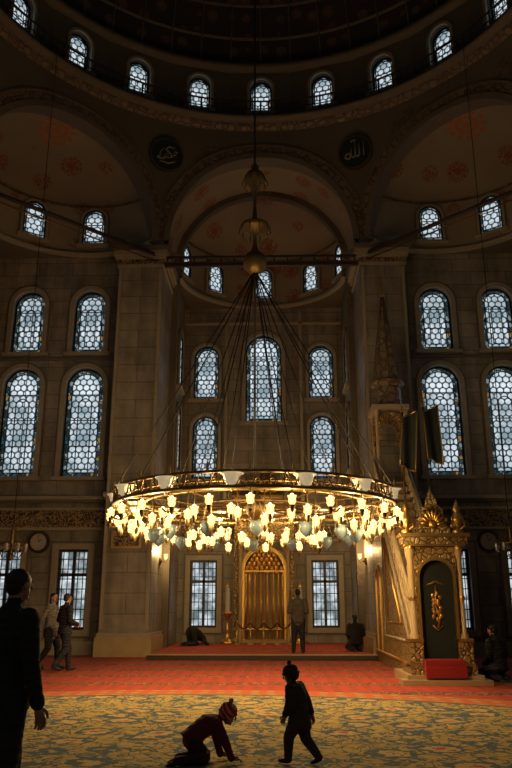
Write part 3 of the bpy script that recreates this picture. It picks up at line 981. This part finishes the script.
for s in (-1, 1):
    x = xs_ + s * .44
    T = Matrix.Translation((x, 0, 0)) @ TS
    b.prism([(y0, 0), (22.9, 0), (22.9, z1 + .1), (y1, z1 + .1), (y0, .5)], -.05, .05, M_carv, T)
    o = s * .07
    b.tube([(x + o, y0 + .1, .28), (x + o, 22.7, .28)], .04, M_gold, 6)
    b.tube([(x + o, y0 + .6, .75), (x + o, 20.6, 4.0), (x + o, 20.6, .75), (x + o, y0 + .6, .75)], .035, M_trim, 6)
    b.tube([(x + o, y0 + 1.6, 1.1), (x + o, 20.2, 3.2), (x + o, 20.2, 1.1), (x + o, y0 + 1.6, 1.1)], .025, M_gold, 6)
    b.strip(arch(.9, 2.3, 21.8, .3), arch(.75, 2.2, 21.8, .3), -.09, .09, M_gold, True, T)
    for i in range(22):
        t = i / 21
        yy = y0 + .1 + (y1 - y0) * t; zz = .5 + (z1 - .4) * t
        b.lathe([(.03, 0), (.045, .2), (.02, .35), (.04, .6), (.03, .72)], M_mar, (x, yy, zz), 6)
    b.tube([(x, y0, 1.25), (x, y1 + .1, z1 + .85)], .05, M_mar, 8)
    b.tube([(x, y0, .56), (x, y1, z1 + .16)], .05, M_mar, 8)
xk, yk = 3.92, 22.2
b.box((xk, yk, z1 + .1), (1.1, 1.1, .2), M_mar)
for sx in (-1, 1):
    for sy in (-1, 1):
        b.lathe([(.08, 4.95), (.055, 5.1), (.05, 6.9), (.09, 7.05), (.1, 7.15)], M_mar, (xk + sx * .42, yk + sy * .42, 0), 10)
    b.box((xk + sx * .42, yk, 5.3), (.06, .84, .6), M_carv)
    b.strip(arch(.8, .9, 0, 6.2), arch(.6, .7, 0, 6.2), -.03, .03, M_carv, True, Matrix.Translation((xk, yk + sx * .42, 0)))
    b.strip(arch(.8, .9, 0, 6.2), arch(.6, .7, 0, 6.2), -.03, .03, M_carv, True, Matrix.Translation((xk + sx * .42, yk, 0)) @ TS)
b.box((xk, yk, 7.22), (1.1, 1.1, .16), M_trim)
b.lathe([(.5, 7.3), (.45, 7.4), (.42, 7.95), (.55, 8.05), (.55, 8.12), (.42, 8.2)], M_band, (xk, yk, 0), 8, None, False)
b.lathe([(.42, 8.2), (.33, 8.9), (.19, 9.9), (.04, 11.0)], M_band, (xk, yk, 0), 8, None, False)
for i in range(8):
    a = 2 * pi * i / 8
    b.tube([(xk + .42 * cos(a), yk + .42 * sin(a), 8.2), (xk + .33 * cos(a), yk + .33 * sin(a), 8.9), (xk + .19 * cos(a), yk + .19 * sin(a), 9.9), (xk + .04 * cos(a), yk + .04 * sin(a), 11.)], .015, M_brass, 4)
b.lathe([(.04, 11.), (.08, 11.1), (.03, 11.2), (.06, 11.35), (.02, 11.45), (.04, 11.6), (.001, 11.9)], M_gold, (xk, yk, 0), 10)
b.build('pulpit_body', None, E)
b = B()
for x, y, z, sw in ((3.66, 19.0, 4.85, .12), (4.47, 19.4, 5.1, -.06)):
    b.tube([(x, y - .1, z - 2.4 if x < 4.3 else z - 4.9), (x + sw, y, z + 1.5)], .022, M_wood, 6)
    b.lathe([(.05, 0), (.06, .06), (.001, .22)], M_gold, (x + sw, y, z + 1.5), 8)
    nx = 8
    vs = []; fs = []; w = .38
    for i in range(nx + 1):
        for j in range(7):
            u = i / nx; v = j / 6
            vs.append((x + sw * (v) + w * u - .02, y - .05 - .06 * sin(u * 7 + v), z + .1 + 1.25 * v - .35 * u * (1 - v) + .18 * u))
            if i and j: fs.append(((i - 1) * 7 + j - 1, (i - 1) * 7 + j, i * 7 + j, i * 7 + j - 1))
    b.add(vs, fs, M_green, True)
    ed = [vs[i * 7] for i in range(nx + 1)] + [vs[nx * 7 + j] for j in range(7)] + [vs[i * 7 + 6] for i in range(nx, -1, -1)] + [vs[j] for j in range(6, -1, -1)]
    b.tube(ed, .022, M_gold, 4)
b.build('banners', None, E)

for s in (-1, 1):
    b = B()
    T = Matrix.Rotation(pi / 2, 4, 'X')
    b.lathe([(.001, .05), (.27, .05)], M_white, seg=32, T=T, smooth=False)
    b.lathe([(.27, .05), (.27, .09), (.34, .09), (.36, .0)], M_wood, seg=32, T=T, smooth=False)
    for k in range(12):
        a = 2 * pi * k / 12
        b.box((.23 * sin(a), -.055, .23 * cos(a)), (.02, .006, .02), M_dark)
    b.tube([(0, -.06, 0), (.1, -.06, .1)], .01, M_dark, 4)
    b.tube([(0, -.06, 0), (-.04, -.06, .2)], .008, M_dark, 4)
    b.build('wall_clock', Matrix.Translation((s * 7.3, YW - .02, 3.48)))
    b = B()
    b.strip(rect(.95, .55), rect(.81, .41, 0, .07), -.06, 0, M_gold)
    b.prism(rect(.81, .41, 0, .07), -.02, 0, M_frieze)
    b.build('framed_inscription', Matrix.Translation((s * 4.25, 23.66, 3.2)))

# ------------------------------------------------------------------ people
def cloth(name, c, folds=.6):
    m, nt = newmat(name)
    tc = N(nt, 'ShaderNodeTexCoord')
    nz = N(nt, 'ShaderNodeTexNoise', {'Vector': tc.outputs['Object'], 'Scale': 9., 'Detail': 5., 'Distortion': 1.2})
    wv = N(nt, 'ShaderNodeTexWave', {'Vector': tc.outputs['Object'], 'Scale': 5., 'Distortion': 9., 'Detail': 3.}, bands_direction='Z')
    h = mth(nt, 'ADD', nz.outputs['Fac'], mth(nt, 'MULTIPLY', wv.outputs['Fac'], .6))
    mc = mixc(nt, nz.outputs['Fac'], tuple(x * .5 for x in c), tuple(x * 1.3 for x in c))
    finish(nt, mc, .85, bump=h, bstr=folds, bdist=.03)
    return m
M_skin = simple('skin', (.40, .21, .13), .55, col2=(.33, .17, .10))
M_hair = simple('dark_hair', (.012, .009, .007), .6)
M_eye = simple('eye_white', (.4, .38, .35), .3)
M_lip = simple('lips', (.26, .09, .07), .5)
M_shoe = simple('socks_dark', (.02, .018, .02), .7)
C_black = cloth('black_jacket', (.012, .011, .012))
C_navy = cloth('dark_trousers', (.015, .016, .022))
C_grey = cloth('grey_coat', (.20, .18, .16))
C_olive = cloth('brown_jacket', (.10, .085, .065))
C_maroon = cloth('maroon_child_coat', (.13, .012, .022))
C_plum = cloth('plum_trousers', (.05, .012, .025))
C_brown = cloth('brown_child_coat', (.045, .028, .018))
C_tan = cloth('tan_trousers', (.05, .036, .025))
def stripehat():
    m, nt = newmat('striped_knit_hat')
    tc = N(nt, 'ShaderNodeTexCoord')
    w = N(nt, 'ShaderNodeTexWave', {'Vector': tc.outputs['Object'], 'Scale': 9., 'Distortion': .3}, bands_direction='DIAGONAL')
    f = mth(nt, 'GREATER_THAN', w.outputs['Fac'], .72)
    c = mixc(nt, f, (.55, .02, .02), (.60, .42, .36))
    k = N(nt, 'ShaderNodeTexVoronoi', {'Vector': tc.outputs['Object'], 'Scale': 110.})
    finish(nt, c, .9, bump=k.outputs['Distance'], bstr=.5)
    return m
C_hat = stripehat()

def hand(b, w, d, nrm, s, m, side=1):
    w = V(w); d = V(d).normalized(); nrm = V(nrm); nrm = (nrm - d * nrm.dot(d)).normalized(); lat = d.cross(nrm) * side
    k = s
    b.tube([w - d * .02 * k, w + d * .03 * k, w + d * .09 * k], [.024 * k, .036 * k, .038 * k], m, 10, sq=.6)
    for i, (o, L) in enumerate(((-.03, .07), (-.01, .08), (.01, .075), (.03, .058))):
        p = w + d * .085 * k + lat * o * k
        q = p + d * L * .5 * k + nrm * .006 * k
        r = q + d * L * .35 * k + nrm * .022 * k
        t = r + d * L * .12 * k + nrm * .022 * k
        b.tube([p, q, r, t], [.0105 * k, .0095 * k, .0085 * k, .006 * k], m, 7)
    p = w + d * .03 * k - lat * .03 * k
    b.tube([p, p + (d * .8 - lat * .7).normalized() * .035 * k, p + (d * .95 - lat * .4).normalized() * .07 * k + nrm * .01 * k], [.013 * k, .012 * k, .008 * k], m, 7)

def head(b, c, fwd, up, s, hair=M_hair, hat=None, pom=False, longhair=False):
    fwd = V(fwd).normalized(); up = V(up); up = (up - fwd * up.dot(fwd)).normalized(); rt = fwd.cross(up)
    T = Matrix.Translation(V(c)) @ Matrix((rt, fwd, up)).transposed().to_4x4() @ Matrix.Diagonal((s, s, s, 1))
    b.ellip((0, -.008, .02), (.073, .092, .088), M_skin, T, 20, 14)
    b.ellip((0, .02, -.045), (.055, .062, .065), M_skin, T, 16, 10)
    b.ellip((0, .06, -.085), (.024, .02, .018), M_skin, T, 8, 6)
    b.tube([(0, .082, .02), (0, .1, -.005), (0, .104, -.022), (0, .088, -.03)], [.007, .011, .014, .008], M_skin, 8, T)
    b.tube([(-.022, .078, -.055), (0, .086, -.053), (.022, .078, -.055)], [.003, .007, .003], M_lip, 6, T)
    for e in (-1, 1):
        b.ellip((e * .029, .076, .008), (.013, .009, .008), M_eye, T, 8, 6)
        b.ellip((e * .029, .084, .008), (.006, .003, .006), M_hair, T, 6, 4)
        b.tube([(e * .013, .085, .026), (e * .03, .085, .031), (e * .046, .074, .026)], .004, M_hair, 5, T)
        b.ellip((e * .074, -.005, -.002), (.01, .02, .03), M_skin, T, 8, 6)
    if hat:
        b.ellip((0, -.014, .045), (.09, .105, .085), hat, T, 18, 12)
        b.tube([(.09 * cos(2 * pi * i / 20), -.014 + .106 * sin(2 * pi * i / 20), .032 - .03 * (1 - sin(2 * pi * i / 20)) * .5) for i in range(20)], .016, hat, 6, T, closed=True)
        b.ellip((0, -.06, -.01), (.082, .055, .075), hat, T, 12, 8)
        for e in (-1, 1):
            b.ellip((e * .076, -.005, -.025), (.018, .035, .045), hat, T, 10, 8)
        if pom:
            b.ellip((0, -.03, .145), (.03, .03, .03), hat, T, 10, 8)
    else:
        b.ellip((0, -.022, .038), (.081, .093, .084), hair, T, 18, 12)
        b.ellip((0, -.052, -.01), (.07, .058, .065), hair, T, 14, 10)
        if longhair:
            b.ellip((0, -.06, -.07), (.075, .05, .1), hair, T, 14, 10)

STAND = dict(pel=(0, 0, .53), wai=(0, 0, .62), che=(0, .0, .73), shc=(0, -.005, .805), nek=(0, .0, .85), hed=(0, .012, .93),
             shL=(-.105, 0, .80), elL=(-.135, -.01, .64), wrL=(-.135, .035, .49), shR=(.105, 0, .80), elR=(.135, -.01, .64), wrR=(.135, .035, .49),
             hiL=(-.05, 0, .52), knL=(-.055, .015, .285), anL=(-.055, -.01, .045), hiR=(.05, 0, .52), knR=(.055, .015, .285), anR=(.055, -.01, .045),
             toL=(0, 1, 0), toR=(0, 1, 0), fwd=(0, 1, 0), up=(0, 0, 1))

def person(name, loc, yaw, H, pose, top, legs, hair=M_hair, hat=None, pom=False, bulk=1., vox=.016, coat=.0, hs=1., child=False, handdir=None, longhair=False, shoe=M_shoe):
    J = dict(STAND); J.update(pose)
    g = {k: V(v) * H for k, v in J.items() if k not in ('toL', 'toR', 'fwd', 'up')}
    b = B()
    lat = (g['shR'] - g['shL']).normalized()
    sp = ['pel', 'wai', 'che', 'shc']
    rx = [.092, .082, .098, .088]; ry = [.072, .064, .07, .052]
    n = 20
    pts = [g[k] for k in sp]
    d0 = (pts[1] - pts[0]).normalized()
    secs = []
    secs.append((pts[0] - d0 * .05 * H, .07, .055))
    for i in range(4): secs.append((pts[i], rx[i], ry[i]))
    secs.append((pts[3].lerp(g['nek'], .5), .055, .045))
    secs.append((g['nek'], .034, .034))
    if coat > 0:
        secs.insert(0, (pts[0] - d0 * coat * H, .098, .08))
        secs[1] = (pts[0] - d0 * min(.02, coat / 2) * H, .096, .077)
    vs = []; fs = []
    for i, (p, a, c) in enumerate(secs):
        q0 = secs[max(i - 1, 0)][0]; q1 = secs[min(i + 1, len(secs) - 1)][0]
        t = (q1 - q0).normalized()
        fx = (lat - t * lat.dot(t)).normalized(); fy = t.cross(fx)
        for k in range(n):
            an = 2 * pi * k / n
            vs.append(p + fx * cos(an) * a * H * bulk + fy * sin(an) * c * H * bulk)
        if i:
            for k in range(n):
                k2 = (k + 1) % n
                fs.append(((i - 1) * n + k, (i - 1) * n + k2, i * n + k2, i * n + k))
    fs.append(tuple(range(n))[::-1]); fs.append(tuple((len(secs) - 1) * n + k for k in range(n)))
    b.add(vs, fs, top)
    k = H * bulk
    lo = g['pel'] - d0 * max(coat - .02, 0) * H
    bones = [(lo, g['shc'], top, .07 * k), (g['nek'], g['hed'], M_skin, .03 * H)]
    for s in 'LR':
        b.capsule(g['sh' + s], .040 * k, g['el' + s], .031 * k, top)
        b.capsule(g['el' + s], .031 * k, g['wr' + s], .023 * k, top)
        b.capsule(g['hi' + s], .056 * k, g['kn' + s], .040 * k, legs)
        b.capsule(g['kn' + s], .040 * k, g['an' + s], .028 * k, legs)
        bones += [(g['sh' + s], g['el' + s], top, .036 * k), (g['el' + s], g['wr' + s], top, .027 * k),
                  (g['hi' + s].lerp(g['kn' + s], .12), g['kn' + s], legs, .048 * k), (g['kn' + s], g['an' + s], legs, .034 * k)]
    b.capsule(g['nek'] - (g['nek'] - g['shc']) * .5, .034 * H, g['hed'] - (g['hed'] - g['nek']) * .2, .031 * H, M_skin)
    t = b.build('tmp')
    md = t.modifiers.new('r', 'REMESH'); md.mode = 'VOXEL'; md.voxel_size = vox * H / 1.75
    ms = t.modifiers.new('s', 'SMOOTH'); ms.iterations = 4; ms.factor = .6
    dg = bpy.context.evaluated_depsgraph_get()
    me = D.meshes.new_from_object(t.evaluated_get(dg))
    D.objects.remove(t)
    o = B()
    o.v = [v.co.copy() for v in me.vertices]
    for p in me.polygons:
        c = p.center
        best = None; bm = top
        for a0, a1, m, rr in bones:
            ab = a1 - a0; tt = max(0, min(1, (c - a0).dot(ab) / ab.length_squared))
            dd = (c - (a0 + ab * tt)).length - rr
            if best is None or dd < best: best = dd; bm = m
        o.f.append(tuple(p.vertices)); o.m.append(o.mi(bm)); o.sm.append(True)
    D.meshes.remove(me)
    for s, sd in (('L', 1), ('R', -1)):
        d = g['wr' + s] - g['el' + s]
        if handdir: d = V(handdir)
        hn = V((1, .3, 0)) if s == 'L' else V((-1, .3, 0))
        if handdir: hn = V((0, 0, -1))
        hand(o, g['wr' + s] + d.normalized() * .012 * H, d, hn, H / 1.75 * (1.15 if child else 1.), M_skin, sd)
        f = V(J['to' + s]).normalized(); a = g['an' + s]
        side = f.cross(V((0, 0, 1)));
        if side.length < .1: side = V((1, 0, 0))
        side.normalize(); u = side.cross(f)
        TT = Matrix.Translation(a + f * .045 * H - u * .018 * H) @ Matrix((side, f, u)).transposed().to_4x4()
        o.ellip((0, 0, 0), (.028 * H, .078 * H, .024 * H), shoe, TT, 12, 8)
        o.ellip((0, -.045 * H, .008 * H), (.026 * H, .035 * H, .03 * H), shoe, TT, 10, 6)
        dn = (g['wr' + s] - g['el' + s]).normalized()
        o.capsule(g['wr' + s] - dn * .012 * H, .0255 * k, g['wr' + s] + dn * .0 * H, .0245 * k, top, 10)
    uu = (g['nek'] - g['shc']).normalized()
    o.tube([g['nek'] - uu * .012 * H + (lat * cos(q) + uu.cross(lat) * sin(q)) * .037 * H for q in [2 * pi * i / 16 for i in range(16)]], .011 * H, top, 6, closed=True)
    head(o, g['hed'], J['fwd'], J['up'], H / 1.75 * hs * .98, hair, hat, pom, longhair)
    T = Matrix.Translation(V(loc)) @ Matrix.Rotation(yaw, 4, 'Z')
    return o.build(name, T)

WALK = dict(elL=(-.14, -.03, .65), wrL=(-.14, .04, .52), elR=(.14, -.06, .66), wrR=(.13, -.09, .51),
            knL=(-.05, .09, .30), anL=(-.05, .10, .055), knR=(.05, -.0, .285), anR=(.05, -.14, .09), toR=(0, 1, -.4))
person('walking_man', (-1.49, 5.5, 0), radians(-34), 1.76, dict(WALK, hed=(.01, .02, .93), elR=(.14, .0, .64), wrR=(.15, .04, .49)), C_black, C_navy, bulk=1.15, vox=.012, coat=.06)
person('standing_visitor', (-4.58, 18.4, 0), radians(-50), 1.78, dict(WALK, wrL=(-.08, .12, .60), wrR=(.08, .13, .6), elR=(.14, .0, .64)), C_black, C_navy, bulk=1.2, coat=.05)
person('standing_visitor', (-5.06, 18.9, 0), radians(-100), 1.80, dict(WALK, fwd=(.3, 1, 0)), C_grey, C_navy, bulk=1.15, coat=.1, longhair=True)
person('praying_man', (1.08, 22.9, .15), radians(0), 1.82, dict(wrL=(-.06, .1, .60), elL=(-.145, .0, .64), wrR=(.06, .1, .60), elR=(.145, .0, .64), knL=(-.065, .01, .285), anL=(-.08, -.01, .045), knR=(.06, .01, .285), anR=(.07, -.01, .045)), C_olive, C_navy, bulk=1.22, coat=.05)
SUJ = dict(pel=(0, -.02, .27), wai=(0, .07, .27), che=(0, .17, .20), shc=(0, .24, .14), nek=(0, .28, .115), hed=(0, .335, .075), fwd=(0, .35, -1), up=(0, 1, .3),
           shL=(-.1, .235, .14), shR=(.1, .235, .14), elL=(-.17, .22, .05), elR=(.17, .22, .05), wrL=(-.13, .34, .02), wrR=(.13, .34, .02),
           hiL=(-.05, -.02, .25), hiR=(.05, -.02, .25), knL=(-.075, .04, .04), knR=(.075, .04, .04), anL=(-.06, -.19, .035), anR=(.06, -.19, .035), toL=(0, -1, -.3), toR=(0, -1, -.3))
person('prostrating_man', (-2.5, 27.2, .15), radians(-35), 1.8, SUJ, C_black, C_navy, bulk=1.25, handdir=(0, 1, 0))
KNEEL = dict(pel=(0, 0, .15), wai=(0, .01, .23), che=(0, .02, .34), shc=(0, .025, .42), nek=(0, .035, .46), hed=(0, .06, .535), fwd=(0, 1, -.25), up=(0, .25, 1),
             shL=(-.105, .02, .41), shR=(.105, .02, .41), elL=(-.14, .02, .27), elR=(.14, .02, .27), wrL=(-.08, .13, .2), wrR=(.08, .13, .2),
             hiL=(-.05, 0, .15), hiR=(.05, 0, .15), knL=(-.08, .24, .06), knR=(.08, .24, .06), anL=(-.05, -.05, .035), anR=(.05, -.05, .035), toL=(0, -1, -.2), toR=(0, -1, -.2))
person('kneeling_man', (2.90, 24.2, .15), radians(12), 1.8, KNEEL, C_black, C_navy, bulk=1.3)
person('seated_visitor', (5.0, 16.4, 0), radians(35), 1.85, KNEEL, C_black, C_navy, bulk=1.2, coat=.03)
CH = dict(nek=(0, .055, .79), hed=(0, .10, .875), shc=(0, .045, .755), che=(0, .03, .67), wai=(0, .01, .56), pel=(0, 0, .46), shL=(-.11, .045, .75), shR=(.11, .045, .75),
          hiL=(-.05, 0, .45), hiR=(.05, 0, .45),
          elL=(-.16, .03, .61), wrL=(-.16, .08, .50), elR=(.16, -.02, .61), wrR=(.17, -.06, .49),
          knL=(-.05, .10, .26), anL=(-.05, .11, .05), knR=(.05, -.05, .25), anR=(.05, -.20, .08), toR=(0, 1, -.45), fwd=(0, 1, -.3), up=(0, .3, 1))
person('walking_child', (.62, 8.05, 0), radians(62), .94, CH, C_brown, C_tan, hat=C_brown, pom=True, bulk=1.5, vox=.02, coat=.12, hs=1.5, child=True)
CR = dict(pel=(0, -.12, .235), wai=(0, -.04, .31), che=(0, .05, .365), shc=(0, .13, .39), nek=(0, .175, .415), hed=(0, .265, .455), fwd=(0, 1, -.45), up=(0, .45, 1),
          shL=(-.11, .12, .375), shR=(.11, .12, .375), elL=(-.15, .17, .22), elR=(.15, .20, .22), wrL=(-.13, .21, .06), wrR=(.13, .27, .06),
          hiL=(-.06, -.12, .21), hiR=(.06, -.12, .21), knL=(-.09, .04, .065), knR=(.09, .0, .065), anL=(-.08, -.24, .05), anR=(.08, -.28, .05), toL=(0, -1, -.25), toR=(0, -1, -.25))
person('crawling_child', (-.34, 8.1, 0), radians(-74), .97, CR, C_maroon, C_plum, hat=C_hat, pom=True, bulk=1.55, vox=.02, coat=.05, hs=1.6, child=True, handdir=(0, 1, -.15))

# ------------------------------------------------------------------ extra lamps, world, camera
for s in (-1, 1):
    b = B()
    b.lathe([(.12, 0), (.12, .03), (.03, .06), (.02, .1)], M_brass, seg=12, T=Matrix.Rotation(-s * pi / 2, 4, 'Y'))
    b.tube([(-s * .05, 0, 0), (-s * .2, 0, -.05), (-s * .2, 0, .08)], .012, M_brass, 6)
    b.lathe([(.04, .08), (.07, .14), (.06, .2), (.08, .24)], M_tulip, (-s * .2, 0, 0), 12)
    o = b.build('wall_sconce', Matrix.Translation((s * 3.44, 25.4, 2.9)))
    l = D.lights.new('sconce_light', 'POINT'); l.energy = 95; l.color = (1., .66, .28); l.shadow_soft_size = .05
    q = D.objects.new('sconce_bulb', l); COL.objects.link(q); q.parent = o; q.location = (-s * .28, 0, .35)
    b = B()
    T = Matrix.Translation((s * .75, 28.75, 5.0))
    b.lathe([(.02, 0), (.07, .03), (.09, .12), (.05, .2), (.01, .24)], M_brass, seg=12, T=T)
    b.tube([(s * .75, 28.75, 5.2), (s * .75, 28.75, 5.6), (s * .75, 29.5, 5.9)], .012, M_brass, 5)
    o = b.build('mihrab_fill_lamp')  # invented lantern with a fill light, added to brighten the mihrab
    l = D.lights.new('mihrab_fill_light', 'POINT'); l.energy = 38; l.color = (1., .68, .30); l.shadow_soft_size = .04
    q = D.objects.new('mihrab_fill_point', l); COL.objects.link(q); q.parent = o; q.location = (s * .75, 28.7, 4.92)

w = D.worlds.new('world'); SC.world = w; w.use_nodes = True
w.node_tree.nodes['Background'].inputs[0].default_value = (.52, .50, .46, 1)
w.node_tree.nodes['Background'].inputs[1].default_value = .095

cam = D.cameras.new('camera'); co = D.objects.new('camera', cam); COL.objects.link(co)
cam.sensor_fit = 'VERTICAL'; cam.sensor_height = 36; cam.lens = 36 * 742 / 768
cam.clip_end = 200
co.location = (.38, 0, 1.5)
co.rotation_euler = (radians(90 + 16.6), 0, radians(1.35))
SC.camera = co
